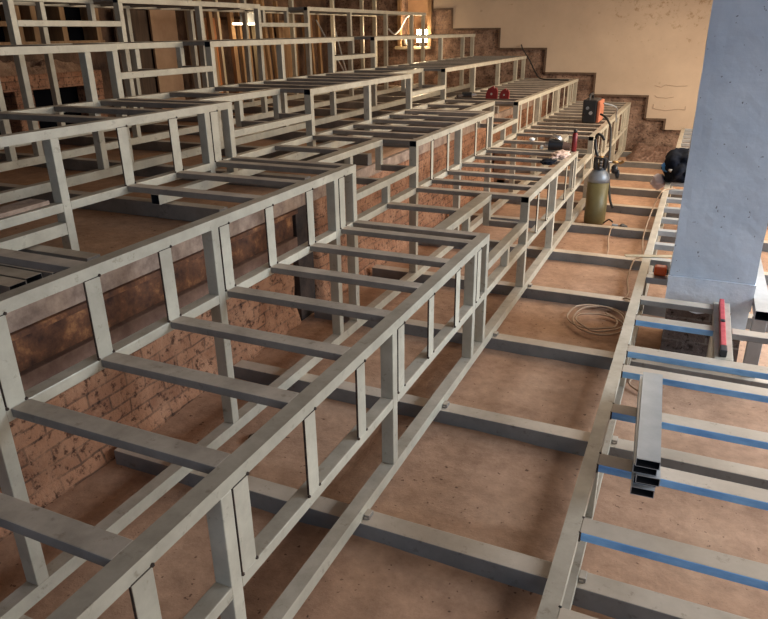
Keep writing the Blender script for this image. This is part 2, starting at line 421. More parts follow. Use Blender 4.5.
# ------------------------------------------------------------------ floor joists and runners
JY = [-1.0, 0.02, 1.02, 2.02, 3.01, 4.02, 5.04, 6.09, 7.10, 8.12, 9.10, 10.08, 11.08, 12.05]
jl = ['behind the nearest floor, out at the camera end', 'just ahead of the camera', 'second ahead of the camera',
      'running under the feet of the tube stack end', 'passing under the tube stack', 'in front of the coiled tan cord',
      'just beyond the coiled tan cord', 'second beyond the coiled tan cord', 'directly in front of the gas cylinder', 'directly behind the gas cylinder',
      'second behind the gas cylinder', 'third behind the gas cylinder', 'fourth behind the gas cylinder', 'lying by the foot of the far wall']
jl = ['at the camera end of the aisle', 'first ahead of the camera', 'second ahead of the camera', 'third ahead of the camera',
      'passing below the stacked tubes', 'in front of the coiled tan cord', 'passing behind the coiled tan cord',
      'midway from cord coil to gas cylinder', 'in front of the gas cylinder', 'just behind the gas cylinder', 'second behind the gas cylinder',
      'third behind the gas cylinder', 'fourth behind the gas cylinder', 'by the foot of the far wall']
for y, t in zip(JY, jl):
    o = box('floor_joist', (XB + .06, y, -.1), (2.6, y + .095, 0), M['joist'], bev=.004)
    tag(o, 'steel joist on the lower floor, ' + t, 'floor joist', 'joists across the lower floor')
UY = [0.15, 1.13, 2.13, 3.12, 4.10, 5.13, 6.15, 7.15, 8.2, 9.2, 10.2, 11.2, 12.2]
for i, y in enumerate(UY):
    o = box('floor_joist', (-6.6, y, SLAB), (-2.46, y + .08, SLAB + .095), M['steel_dusty'], bev=.004)
    tag(o, 'dusty brown joist on the raised slab, number %d counted from the camera towards the wall' % (i + 1), 'floor joist', 'joists across the raised slab')

def runner(x0, z0, y0, y1, label, w=.06, h=.06, mat='steel', nm='floor_runner'):
    o = empty(nm, ((x0 + w / 2), (y0 + y1) / 2, z0)); tag(o, label, 'floor runner')
    box('tube', (x0, y0, z0), (x0 + w, y1, z0 + h), M[mat], o, .004, 1, (-1, 1))
    return o
ra = runner(-1.10, 0, -1.5, 12.3, 'long steel runner on the lower floor, under the lowest seating tier')
rb = runner(-1.99, 0, -1.5, 12.3, 'long pale steel runner on the lower floor, under the second seating tier')
rr = runner(-.215, 0, -1.5, 12.3, 'long steel runner on the lower floor, under the low frame beside the blue pillar')
for r_, xx in ((ra, -1.04), (rr, -.155)):
    for y in JY[2:7]:
        bm = bmesh.new(); box_bm(bm, (xx + .0005, y + .03, .0005), (xx + .028, y + .075, .022), .003)
        cyl_bm(bm, (xx + .004, y + .028, .006), (xx + .02, y + .030, .006), .006, seg=8)
        finish('lug', bm, M['steel_dusty'], r_)
PL = {2: 'third', 3: 'fourth', 4: 'fifth', 5: 'sixth'}
XF = [-1.04, -1.93, -2.84, -3.77, -4.70, -5.65]
ZT = [.765, 1.125, 1.485, 1.845, 2.205, 2.565]
for k in (2, 3, 4, 5):
    y0 = 3.05 if k == 2 else -1.0
    runner(XF[k] - .06, SLAB + .105, y0, 12.3, 'pale steel runner raised on the slab joists under the %s seating tier' % PL[k])
    if k == 2: runner(XF[k] - .06, SLAB + .105, -1.0, 2.372, 'pale steel runner piece under the third seating tier, at the camera end of it')

# ------------------------------------------------------------------ seating frames
W = .060; H = .045
def stud(parent, xf, y, z0, z1, w=.072, thin=.007, weld=True):
    s = box('infill_stud', (xf - thin, y, z0), (xf + .001, y + w, z1), M['steel'], parent, .003)
    if weld:
        bm = bmesh.new()
        for yy, zz in ((y - .001, z0 + .004), (y + w, z0 + .006), (y + w * .98, z1 + .002)):
            bmesh.ops.create_icosphere(bm, subdivisions=1, radius=.007, matrix=Matrix.Translation((xf + .001, yy, zz)))
        box_bm(bm, (xf - .002, y, z1 - .0015), (xf + .0022, y + w, z1 + .0015), 0)
        box_bm(bm, (xf - .006, y - .0022, z0 + .01), (xf + .0016, y + .0002, z1), 0)  # dark strip paints the shadow gap beside the stud
        finish('weld_seam', bm, M['weld'], s)  # holds the weld line and the painted shadow gap beside the stud
    return s

TN = ['lowest', 'second', 'third', 'fourth', 'fifth', 'top']
SN = ['section at the camera end', 'section between the stair gaps', 'section meeting the cream wall']
SEC = [
    (-.6, 3.85, [-.55, .01, 1.19, 2.375, 3.555, 3.80], [.07, .46, .85, 1.245, 1.64, 2.03, 2.432, 2.81, 3.22, 3.612], [-.3, .07, .46, .86, 1.255, 1.645, 2.035, 2.437, 2.815, 3.225, 3.615, 3.78]),
    (4.89, 7.07, [4.89, 5.98, 7.02], [5.22, 5.62, 6.44, 6.84], [4.89, 5.235, 5.63, 6.04, 6.45, 6.85, 6.995]),
    (8.13, 12.35, [8.13, 9.33, 10.6, 11.7, 12.25], [8.26, 8.62, 8.98, 9.42, 9.82, 10.2, 10.70, 11.1, 11.45, 11.85], [8.13, 8.5, 8.87, 9.25, 9.63, 10.01, 10.39, 10.77, 11.15, 11.53, 11.91, 12.26]),
]
for k in range(6):
    xf, zt = XF[k], ZT[k]; base = .06 if k < 2 else SLAB + .165
    zm = zt - .36
    for s, (y0, y1, posts, studs, joists) in enumerate(SEC):
        root = empty('seating_frame', (xf - W / 2, (y0 + y1) / 2, base))
        tag(root, 'steel seating frame, %s tier up from the aisle, %s' % (TN[k], SN[s]) if k else
            'steel seating frame, lowest tier beside the aisle, %s' % SN[s], 'seating frame', 'stepped seating frames of pale square tube')
        mt = M['steel'] 
        box('top_rail', (xf - W, y0, zt - H), (xf, y1, zt), mt, root, .004, 1, (-1,))
        for p in posts:
            box('post', (xf - W, p, SLAB + .002 if (k == 2 and abs(p - 2.375) < .01) else base), (xf, p + .05, zt - H), mt, root, .003)
        if k != 5 or s != 9:
            for p, q in zip(posts, posts[1:]):
                if q - (p + .05) < .02: continue
                box('middle_rail', (xf - W, p + .05, zm - H), (xf, q, zm), mt, root, .003)
        ss = []
        if k < 2: ss = studs
        elif k == 2 and s == 0: ss = studs[-3:]
        for y in ss:
            stud(root, xf, y, zm, zt - H, .072 if s == 0 else .05, weld=(k < 3 and s < 2))
        # tread joists
        if k < 5:
            xb = XF[k + 1] + .0015
            for y in joists:
                if s == 0 and k in (1, 2) and 2.0 < y < 2.6: continue
                w = .075
                if y + w > y1: w = y1 - y
                box('tread_joist', (xb, y, zt - .032), (xf - W, y + w, zt), M['steel_dusty'] if s < 2 or k < 2 else M['joist'], root, .003)
    # stair gaps between the sections
    for s, (g0, g1) in enumerate(((3.85, 4.89), (7.07, 8.13))):
        zs = zt - .19
        root = empty('step_frame', (xf - W / 2, (g0 + g1) / 2, zm - H))
        tag(root, 'half-height steel step frame in the stair gap %s, at the %s tier' % (('closer to the camera', 'closer to the wall')[s], TN[k]), 'step frame', 'half-height step frames in the stair gaps')
        mt = M['steel'] if k else M['steel']
        box('step_rail', (xf - W, g0, zs - H), (xf, g1, zs), mt, root, .003)
        box('middle_rail', (xf - W, g0, zm - H), (xf, g1, zm), mt, root, .003)
        if k < 2:
            box('infill_stud', (xf - .05, g0 + .49, zm), (xf, g0 + .54, zs - H), mt, root, .003)
        if k < 5:
            xi = xf - .28
            box('inner_rail', (xi - .085, g0, zt - H), (xi, g1, zt), mt, root, .003)
            for y in (g0 + .47, g1 - .045):
                box('inner_post', (xi - .05, y, zs - H), (xi, y + .045, zt - H), mt, root, .003)
                box('step_joist', (xi, y, zs - H), (xf - W, y + .045, zs), M['steel_dusty'], root, .003)
            for y in (g0 + .47,):
                box('tread_joist', (XF[k + 1] + .0015, y, zt - .032), (xi - .085, y + .075, zt), M['steel_dusty'], root, .003)

# ------------------------------------------------------------------ low frame on the other side of the aisle
RX0, RX1, RZ = -.205, -.152, .405
root = empty('low_frame', (-.18, 5.5, .06))
tag(root, 'low ladder-like steel frame along the aisle, running past the blue pillar', 'seating frame')
box('top_rail', (RX0, -1.2, RZ - H), (RX1, 5.06, RZ), M['steel'], root, .004, 1, (-1,))
box('top_rail', (RX0, 5.063, RZ - H), (RX1, 12.2, RZ), M['steel'], root, .004)
for y in (-1.0, .02, 1.2, 2.36, 3.55, 4.75, 5.95, 7.15, 8.35, 9.55, 10.75, 11.9):
    box('post', (RX0, y, .06), (RX1, y + .05, RZ - H), M['steel'], root, .003)
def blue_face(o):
    """blue daylight is painted on the side face that looks back down the aisle"""
    o.data.materials.append(M['blue_daylight'])
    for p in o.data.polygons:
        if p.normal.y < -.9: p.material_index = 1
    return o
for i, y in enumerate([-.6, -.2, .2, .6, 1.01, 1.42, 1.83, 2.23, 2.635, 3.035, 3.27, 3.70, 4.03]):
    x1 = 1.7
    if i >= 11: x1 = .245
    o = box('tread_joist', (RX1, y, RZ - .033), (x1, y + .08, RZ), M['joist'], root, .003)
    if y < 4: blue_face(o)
    bm = bmesh.new()
    for yy, zz in ((y + .001, RZ - .004), (y - .001, RZ - .03), (y + .079, RZ - .003)):
        bmesh.ops.create_icosphere(bm, subdivisions=1, radius=.0065, matrix=Matrix.Translation((RX1 + .001, yy, zz)))
    box_bm(bm, (RX1 - .001, y - .0022, RZ - .033), (RX1 + .006, y + .0003, RZ + .0006), 0)
    finish('weld_seam', bm, M['weld'], o)
for i, y in enumerate([4.46, 4.85, 5.25, 5.65, 6.05, 6.45, 6.85, 7.25, 7.65, 8.05, 8.45, 8.85, 9.25, 9.65, 10.05, 10.45, 10.85, 11.25, 11.65, 12.05]):
    x1 = -.02 if y < 4.9 else 1.7
    box('tread_joist', (RX1, y, RZ - .042), (min(x1, .455), y + .07, RZ), M['steel_clean'], root, .003)
box('short_rail', (.245, 3.352, RZ - .042), (.332, 4.16, RZ), M['steel'], root, .003)
box('tread_joist', (.334, 3.70, RZ - .033), (1.7, 3.78, RZ), M['joist'], root, .003)
box('post', (.26, 4.08, FLOOR), (.32, 4.14, RZ - .044), M['steel'], root, .003)

root = empty('low_frame', (.5, 5, FLOOR))
tag(root, 'low steel frame with a black open tube end, beyond the foot of the blue pillar', 'seating frame')
box('top_rail', (.459, 4.04, RZ - .035), (.542, 11.5, RZ + .02), M['steel_clean'], root, .004, 1, (-1,))
box('post', (.455, 4.06, FLOOR), (.53, 4.11, RZ - .037), M['steel_clean'], root, .003)
box('post', (.465, 7.0, FLOOR), (.53, 7.05, RZ - .037), M['steel_clean'], root, .003)
box('top_rail', (.86, 3.9, RZ - .035), (.93, 11.5, RZ + .02), M['steel_clean'], root, .004)
box('post', (.865, 3.92, FLOOR), (.925, 3.97, RZ - .037), M['steel_clean'], root, .003)
box('post', (.865, 8.0, FLOOR), (.925, 8.05, RZ - .037), M['steel_clean'], root, .003)

# ------------------------------------------------------------------ pillar
pr = empty('pillar', (.22, 4.52, FLOOR))
tag(pr, 'square pale blue plastered pillar rising through the low frame beside the aisle', 'pillar')
def rough_box(name, a, b, mat, parent, amp=.006, step=.05, ragged=0):
    bm = bmesh.new(); box_bm(bm, a, b, 0)
    L = max(b[i] - a[i] for i in range(3))
    for ax in range(3):
        n = int((b[ax] - a[ax]) / step)
        for i in range(1, n):
            c = Vector(a); c[ax] = a[ax] + (b[ax] - a[ax]) * i / n; nn = Vector((0, 0, 0)); nn[ax] = 1
            bmesh.ops.bisect_plane(bm, geom=list(bm.verts) + list(bm.edges) + list(bm.faces), plane_co=c, plane_no=nn)
    cx = Vector(((a[0] + b[0]) / 2, (a[1] + b[1]) / 2, 0))
    for v in bm.verts:
        n = noise.noise_vector(v.co * 5) * amp + noise.noise_vector(v.co * 17) * amp * .4
        v.co += Vector((n.x, n.y, 0))
        if ragged and v.co.z < a[2] + .001: v.co.z += ragged * (.3 + noise.noise(v.co * 9))
    bmesh.ops.recalc_face_normals(bm, faces=bm.faces)
    return finish(name, bm, mat, parent, smooth=False)
rough_box('plaster_coat', (-.012, 4.264, .502), (.452, 4.80, 4.2), M['facing'], pr, .004, .045)
rough_box('plinth_coat', (-.018, 4.256, .30), (.458, 4.804, .50), M['facing_pale'], pr, .005, .03, .05)
rough_box('plaster_coat', (.36, 4.262, .12), (.452, 4.40, .34), M['facing_pale'], pr, .004, .03, .03)
rough_box('brick_core', (.0, 4.275, FLOOR - .01), (.44, 4.79, .36), M['brick_pillar'], pr, .006, .05)

# ------------------------------------------------------------------ loose things
# stack of rectangular tubes
tx = [(-.020, 2.075), (-.026, 2.085), (-.012, 2.075), (-.020, 2.115), (-.023, 2.095)]
for i in range(5):
    z0 = RZ + .0015 + (4 - i) * .0325
    x0, y0 = tx[i]
    bm = bmesh.new(); box_bm(bm, (x0, y0, z0), (x0 + .076, y0 + .66 + .02 * i, z0 + .0315), .004, 1, (-1, 1), .003)
    bmesh.ops.rotate(bm, verts=bm.verts, cent=(x0, y0, z0), matrix=Matrix.Rotation(.047 + .006 * (i % 3), 3, 'Z'))
    o = finish('steel_tube', bm, [M['steel_clean'], M['scale']])
    tag(o, 'short open-ended steel tube stacked on the low frame, %s of five' % ['topmost', 'second from top', 'middle one', 'second from bottom', 'lowest'][i], 'steel tube', 'five tubes stacked on the low frame')

# spirit level
r0 = empty('spirit_level', (.29, 3.72, RZ))
tag(r0, 'worn red spirit level with dark ends lying beside the foot of the blue pillar', 'spirit level')
box('body', (.272, 3.45, RZ + .001), (.298, 4.125, RZ + .036), M['red_level'], r0, .004)
box('end_cap', (.269, 3.375, RZ + .001), (.301, 3.449, RZ + .038), M['black_plastic'], r0, .005)
box('vial', (.274, 3.755, RZ + .0365), (.296, 3.79, RZ + .042), M['black_plastic'], r0, .004)

# orange tape measure and clamp block
r0 = empty('tape_measure', (-.06, 4.60, RZ))
tag(r0, 'bright orange tape measure case sitting on the low frame against the blue pillar', 'tape measure')
box('case', (-.112, 4.505, RZ + .001), (-.035, 4.575, RZ + .062), M['orange_bright'], r0, .012)
box('belt_clip', (-.034, 4.52, RZ + .01), (-.026, 4.56, RZ + .05), M['black_plastic'], r0, .002)
tag(box('steel_tube', (-.144, 4.535, RZ - .04), (-.05, 4.58, RZ - .001), M['steel_clean'], None, .006, 0, (1,)), 'grey stub of tube welded beside the rail, just below the orange tape measure', 'steel tube')
bm = bmesh.new(); box_bm(bm, (-.21, -.022, 0), (.15, .028, .006), .002)
bmesh.ops.rotate(bm, verts=bm.verts, cent=(0, 0, 0), matrix=Matrix.Rotation(.33, 3, 'Z')); bmesh.ops.translate(bm, verts=bm.verts, vec=(-.125, 4.93, RZ + .001))
tag(finish('flat_bar', bm, M['timber_pale']), 'pale flat bar lying askew across the low frame behind the orange tape measure', 'flat bar')

# black bag draped on the low frame
r0 = empty('bag', (-.12, 7.9, RZ))
tag(r0, 'black cloth bag with a blue print slumped over the low frame beside the blue pillar', 'bag')
lump('cloth_body', (-.10, 7.85, RZ + .15), (.16, .42, .17), M['cloth_dark'], r0, 3, .3, 1.8, 4, RZ + .002)
lump('white_flap', (-.275, 7.75, RZ - .02), (.075, .13, .075), M['lilac'], r0, 6, .35, 2, 3)
lump('blue_print', (-.222, 7.70, RZ + .15), (.045, .09, .045), M['cloth_blue'], r0, 8, .4, 3, 3)
lump('blue_print', (-.165, 7.52, RZ + .15), (.025, .05, .02), M['white'], r0, 9, .4, 3, 2)

# gas cylinder
gx, gy, gz = -.868, 7.53, FLOOR + .01
r0 = empty('gas_cylinder', (gx, gy, gz))
tag(r0, 'olive gas cylinder with a grey shoulder and black valve guard standing in the aisle', 'gas cylinder')
lathe('body', [(.088, 0), (.106, .006), (.112, .03), (.112, .46)], (gx, gy, gz), M['tank'], r0)
lathe('shoulder', [(.1125, .4605), (.1115, .50), (.100, .54), (.078, .57), (.055, .59)], (gx, gy, gz), M['tank_grey'], r0)
lathe('valve', [(.02, .591), (.02, .63), (.03, .64), (.012, .66), (.012, .70), (.024, .71), (.024, .725)], (gx, gy, gz), M['brass'], r0, 16)
bm = bmesh.new()
cyl_bm(bm, (gx, gy, gz + .591), (gx, gy, gz + .61), .066, .062, 24)
cyl_bm(bm, (gx, gy, gz + .70), (gx, gy, gz + .72), .060, .064, 24)
for a in range(8):
    t = a * math.pi / 4 + .2; p = Vector((gx + .058 * math.cos(t), gy + .058 * math.sin(t), 0))
    cyl_bm(bm, p + Vector((0, 0, gz + .60)), p + Vector((0, 0, gz + .71)), .015, seg=8)
finish('valve_guard', bm, M['black_plastic'], r0)
for zz in (.615, .645, .675):
    box('silver_patch', (gx + .005, gy - .078, gz + zz), (gx + .03, gy - .070, gz + zz + .014), M['silver'], r0, .003)
# regulator hanging at the side
r1 = empty('regulator', (gx + .14, gy - .01, gz + .62))
tag(r1, 'brass gas regulator with dial hanging on hoses just beside the black valve guard', 'gas regulator')
lathe('gauge', [(.005, 0), (.030, .004), (.032, .02), (.026, .026)], (gx + .15, gy, gz + .66), M['brass'], r1, 20)
cyl('fitting', (gx + .082, gy - .005, gz + .672), (gx + .118, gy, gz + .67), .012, M['silver'], r1)
cyl('fitting', (gx + .19, gy, gz + .66), (gx + .235, gy, gz + .69), .014, M['brass'], r1)
lump('clip', (gx + .15, gy - .02, gz + .60), (.035, .03, .045), M['black_plastic'], r1, 4, .4, 3, 3)
lump('clip', (gx + .185, gy - .01, gz + .55), (.022, .02, .045), M['black_plastic'], r1, 5, .4, 3, 3)
tag(cable('hose', [(gx - .03, gy - .03, gz + .73), (gx - .06, gy - .02, gz + .80), (gx - .075, gy, gz + .90), (gx - .05, gy - .02, gz + .955), (gx - .01, gy - .03, gz + .94), (gx + .02, gy - .04, gz + .90)], .015, M['rubber']),
    'thick black hose looping up over the valve guard of the gas cylinder', 'hose')
cab = M['rubber']
tag(cable('cable', [(-1.12, 9.19, .90), (-1.03, 9.05, .87), (-.93, 8.7, .80), (-.88, 8.4, .66), (-.85, 8.2, .42), (-.80, 8.05, .20), (-.76, 7.9, .10), (-.72, 7.85, .03)], .014, cab),
    'thick black cable drooping from the black and orange welding machine down to the aisle', 'cable')
tag(cable('cable', [(-1.10, 9.22, 1.03), (-.98, 9.5, .96), (-.99, 9.75, .84), (-.985, 9.8, .74)], .010, M['tank_grey']),
    'thin grey cable arching from the top of the welding machine over the top rail', 'cable')
r2 = empty('cable_plug', (-.57, 7.33, FLOOR))
tag(r2, 'black plug connector on a short dark lead lying beside the gas cylinder', 'plug')
cable('lead', [(-.76, 7.45, FLOOR + .04), (-.70, 7.36, .022), (-.655, 7.29, .018)], .008, cab, r2)
lump('plug_body', (-.545, 7.30, FLOOR + .045), (.055, .05, .042), M['black_plastic'], r2, 2, .25, 2, 3)
cyl('plug_pin', (-.655, 7.285, FLOOR + .07), (-.60, 7.30, FLOOR + .06), .018, M['tank_grey'], r2)

# welding machine
r0 = empty('welding_machine', (-1.22, 9.35, .767))
tag(r0, 'black portable welding machine with an orange side panel standing on the lowest tier', 'welding machine')
WX0, WX1, WY0, WY1, WZ = -1.37, -1.19, 9.30, 9.72, .768
box('body', (WX0, WY0, WZ), (WX1, WY1, WZ + .29), M['black_plastic'], r0, .018)
box('side_panel', (WX1 + .001, WY0 + .005, WZ + .01), (WX1 + .038, WY1 - .01, WZ + .275), M['orange_plastic'], r0, .01)
bm = bmesh.new()
cyl_bm(bm, (-1.30, WY0 + .05, WZ + .285), (-1.30, WY0 + .10, WZ + .345), .014, seg=10)
cyl_bm(bm, (-1.30, WY0 + .09, WZ + .343), (-1.30, WY0 + .32, WZ + .343), .016, seg=10)
cyl_bm(bm, (-1.30, WY0 + .32, WZ + .345), (-1.30, WY0 + .38, WZ + .285), .014, seg=10)
finish('handle', bm, M['rubber'], r0)
cyl('dial', (-1.305, WY0 - .012, WZ + .19), (-1.305, WY0 - .0005, WZ + .19), .020, M['tank_grey'], r0)
cyl('socket', (-1.26, WY0 - .018, WZ + .13), (-1.26, WY0 - .0005, WZ + .13), .022, M['silver'], r0)
cyl('socket', (-1.35, WY0 - .018, WZ + .11), (-1.35, WY0 - .0005, WZ + .11), .018, M['rust_dark'], r0)

# red spray can, grinder, cloth at the end of the middle section
zt = .765
r0 = empty('spray_can', (-1.082, 7.035, zt + .001))
tag(r0, 'red spray can with black cap standing on the lowest tier beside the grinder', 'spray can')
lathe('can', [(.022, 0), (.026, .006), (.026, .17), (.018, .182)], (-1.082, 7.035, .767), M['red'], r0, 24)
lathe('cap', [(.018, .183), (.018, .21), (.014, .215)], (-1.082, 7.035, .767), M['black_plastic'], r0, 20)

r0 = empty('angle_grinder', (-1.25, 6.98, zt))
tag(r0, 'dark angle grinder with silver guard disc lying on the lowest tier by the red can', 'power tool')
bm = bmesh.new(); cyl_bm(bm, (-1.33, 7.02, zt + .062), (-1.19, 7.03, zt + .055), .060, .050, 20)
finish('motor_housing', bm, M['black_plastic'], r0)
cyl('handle', (-1.188, 7.03, zt + .052), (-1.115, 7.03, zt + .045), .044, M['rust_pale'], r0, .034)
cyl('guard_disc', (-1.26, 7.06, zt + .118), (-1.25, 7.066, zt + .14), .06, M['silver'], r0, .05, 28)
cyl('gear_head', (-1.365, 7.02, zt + .055), (-1.331, 7.02, zt + .055), .034, M['silver'], r0)

lump('work_glove', (-1.14, 6.66, zt + .028), (.075, .19, .026), M['cloth'], None, 12, .45, 2.2, 4, zt + .002)
tag(bpy.data.objects['work_glove'], 'crumpled pinkish cloth glove lying over the top rail in front of the power tool', 'glove')
lump('rag', (-1.19, 6.30, zt + .014), (.06, .12, .018), M['cloth_dark'], None, 15, .5, 2.6, 4, zt + .002)
tag(bpy.data.objects['rag'], 'dark rumpled rag on the tread joists, just before the pinkish glove', 'rag')
lump('plastic_cup', (-1.62, 7.55, .79), (.03, .05, .018), M['white'], None, 17, .4, 2.5, 3)
bpy.data.objects['plastic_cup'].name = 'paper_scrap'
tag(bpy.data.objects['paper_scrap'], 'small white paper scrap on the joist behind the power tool', 'paper scrap')
tag(lump('paper_scrap', (-1.40, 7.02, zt + .028), (.018, .04, .022), M['white'], None, 19, .4, 2.5, 3), 'tiny white scrap at the head of the angle grinder', 'paper scrap')

# red magnet holders and a drill on the second tier's tread (third tier height)
def magnet(x, y, s, label):
    z = ZT[1] + .001
    o = empty('welding_magnet', (x, y, z)); tag(o, label, 'welding magnet', 'red welding magnets')
    pts = [(x - .08 * s, z), (x + .075 * s, z), (x + .08 * s, z + .10 * s), (x + .06 * s, z + .14 * s), (x + .035 * s, z + .13 * s), (x + .02 * s, z + .16 * s), (x - .01 * s, z + .145 * s), (x - .05 * s, z + .12 * s), (x - .075 * s, z + .06 * s)]
    prism('plate', pts, 'y', y, y + .035, M['red'], o)
    cyl('bolt', (x, y - .006, z + .06 * s), (x, y - .0005, z + .06 * s), .014 * s, M['silver'], o, seg=12)
magnet(-2.335, 8.40, .92, 'dark red welding magnet on the second tier joists, the larger one beside the drill')
magnet(-2.185, 8.43, .75, 'dark red welding magnet on the second tier joists, the smaller one towards the aisle')
r0 = empty('power_drill', (-2.6, 8.45, ZT[1]))
tag(r0, 'dark power drill lying on the second tier joists behind the red welding magnets', 'power tool')
cyl('motor_housing', (-2.72, 8.44, ZT[1] + .035), (-2.60, 8.46, ZT[1] + .035), .033, M['black_plastic'], r0)
cyl('chuck', (-2.598, 8.461, ZT[1] + .035), (-2.545, 8.47, ZT[1] + .035), .02, M['silver'], r0, .012)
cyl('handle', (-2.70, 8.44, ZT[1] + .03), (-2.75, 8.34, ZT[1] + .022), .018, M['rust_dark'], r0)

# coil of tan cord on the lower floor
pts = []
random.seed(5)
zc = FLOOR + .022
for i in range(34):
    a = i * .62; rr_ = .155 + .05 * math.sin(i * .37)
    pts.append((-.44 + .055 * math.sin(i * .21) + rr_ * 1.12 * math.cos(a), 4.72 + .03 * math.cos(i * .3) + rr_ * 1.35 * math.sin(a), zc + .004 * (i % 5) + (.03 if 14 < i < 18 else 0)))
pts += [(-.30, 4.80, zc), (-.22, 4.88, zc), (-.20, 4.98, zc + .01), (-.24, 5.035, .008), (-.30, 5.08, .012), (-.33, 5.15, zc + .02), (-.30, 5.4, zc), (-.34, 5.75, zc), (-.33, 6.05, .0), (-.30, 6.14, .012), (-.27, 6.3, zc + .02), (-.30, 6.6, zc + .15), (-.26, 6.95, .30), (-.215, 7.15, .395), (-.18, 7.22, .412), (-.10, 7.28, .415)]
tag(cable('extension_cord', pts, .0065, M['cord'], None, 5, 6), 'tan cord coiled in loose rings on the brown floor, trailing up over the low frame', 'cord')
tag(cable('extension_cord', [(-.62, 7.12, .008), (-.64, 7.08, .002), (-.645, 7.04, -.03), (-.64, 6.9, FLOOR + .02), (-.60, 6.6, FLOOR + .02), (-.585, 6.4, FLOOR + .02), (-.55, 6.25, FLOOR + .02)], .007, M['cord'], None, 5, 6),
    'short tan cord hanging off the joist in front of the gas cylinder', 'cord')
tag(cable('extension_cord', [(-.02, 4.45 - .35, FLOOR + .02), (-.06, 3.98, FLOOR + .03), (-.12, 3.93, FLOOR + .02), (-.14, 3.84, FLOOR + .02), (-.06, 3.76, FLOOR + .02), (.0, 3.8, FLOOR + .02), (-.02, 3.9, FLOOR + .03)], .0065, M['cord'], None, 6, 6),
    'small loop of tan cord on the floor under the low frame, before the pillar', 'cord')
tag(cable('cable', [(-3.0, YF - .06, 1.66), (-2.95, YF - .12, 1.58), (-2.8, YF - .25, 1.42), (-2.62, YF - .5, 1.22), (-2.45, YF - .8, 1.145), (-2.15, YF - .9, 1.14), (-1.98, YF - .95, 1.14)], .011, cab),
    'black cable hanging from the stepped wall edge onto the second tier', 'cable')

# loose tubes lying between the second and third tiers, at the camera end
zz = SLAB + .002
lt = [(-4.2, -2.67, 2.03, 0), (-4.2, -2.72, 1.93, 0), (-4.3, -2.70, 1.83, 0)]
for i, (xa, xb_, y, dz) in enumerate(lt):
    o = box('steel_tube', (xa, y - .01, SLAB + .001), (xb_ + .1, y + .075, SLAB + .045), M['steel_dusty'], None, .004, 0, (1,))
    tag(o, 'loose steel tube on the raised slab by the third tier, %s' % ['one nearer the cream wall', 'middle one of three', 'one at the camera end'][i], 'steel tube', 'loose tubes on the raised slab')
bm = bmesh.new(); box_bm(bm, (-.07, -.33, 0), (.05, .02, .022), .003)
bmesh.ops.rotate(bm, verts=bm.verts, cent=(0, 0, 0), matrix=Matrix.Rotation(.06, 3, 'Z')); bmesh.ops.translate(bm, verts=bm.verts, vec=(-2.915, 2.30, 1.127))
for v in bm.verts: v.co.z += .003 * noise.noise(v.co * 30)
tag(finish('wood_offcut', bm, M['slab_edge']), 'rough grey offcut board lying on the third tier middle rail, just before a post', 'board')
tag(box('masonry_block', (-2.45, 9.1, FLOOR), (-2.28, 9.4, .42), M['rubble'], None, .01), 'upright reddish block against the riser wall beneath the red welding magnets', 'block')
tag(lump('bark_chip', (-1.87, 2.47, FLOOR + .02), (.04, .045, .018), M['timber_dark'], None, 41, .5, 3, 3), 'small curled brown bark chip on the floor against the runner of the second tier', 'bark chip')
# debris at the foot of the far wall
def heap(name, x0, x1, y0, y1, z, h, mat, label, seed):
    bm = bmesh.new(); nx, ny = 60, 24
    g = [[None] * (ny + 1) for _ in range(nx + 1)]
    for i in range(nx + 1):
        for j in range(ny + 1):
            u, v = i / nx, j / ny; e = min(1, 5 * u, 5 * (1 - u)) * min(1, 2.5 * v)
            p = Vector((x0 + (x1 - x0) * u, y0 + (y1 - y0) * v, 0))
            zz_ = z - .01 + e * h * (.45 + .55 * v) * (1 + .6 * noise.fractal(p * 1.6 + Vector((seed, 0, 0)), .8, 2.2, 5)) + .05 * e * abs(noise.noise(p * 14))
            g[i][j] = bm.verts.new((p.x, p.y, max(z - .02, zz_)))
    for i in range(nx):
        for j in range(ny): bm.faces.new((g[i][j], g[i + 1][j], g[i + 1][j + 1], g[i][j + 1]))
    tag(finish(name, bm, mat), label, 'rubble', None, 'stuff')
heap('rubble', -1.0, -.22, 11.2, YF - .05, FLOOR, .13, M['rubble_far'], 'reddish brown rubble heaped against the foot of the stepped far wall', 3)

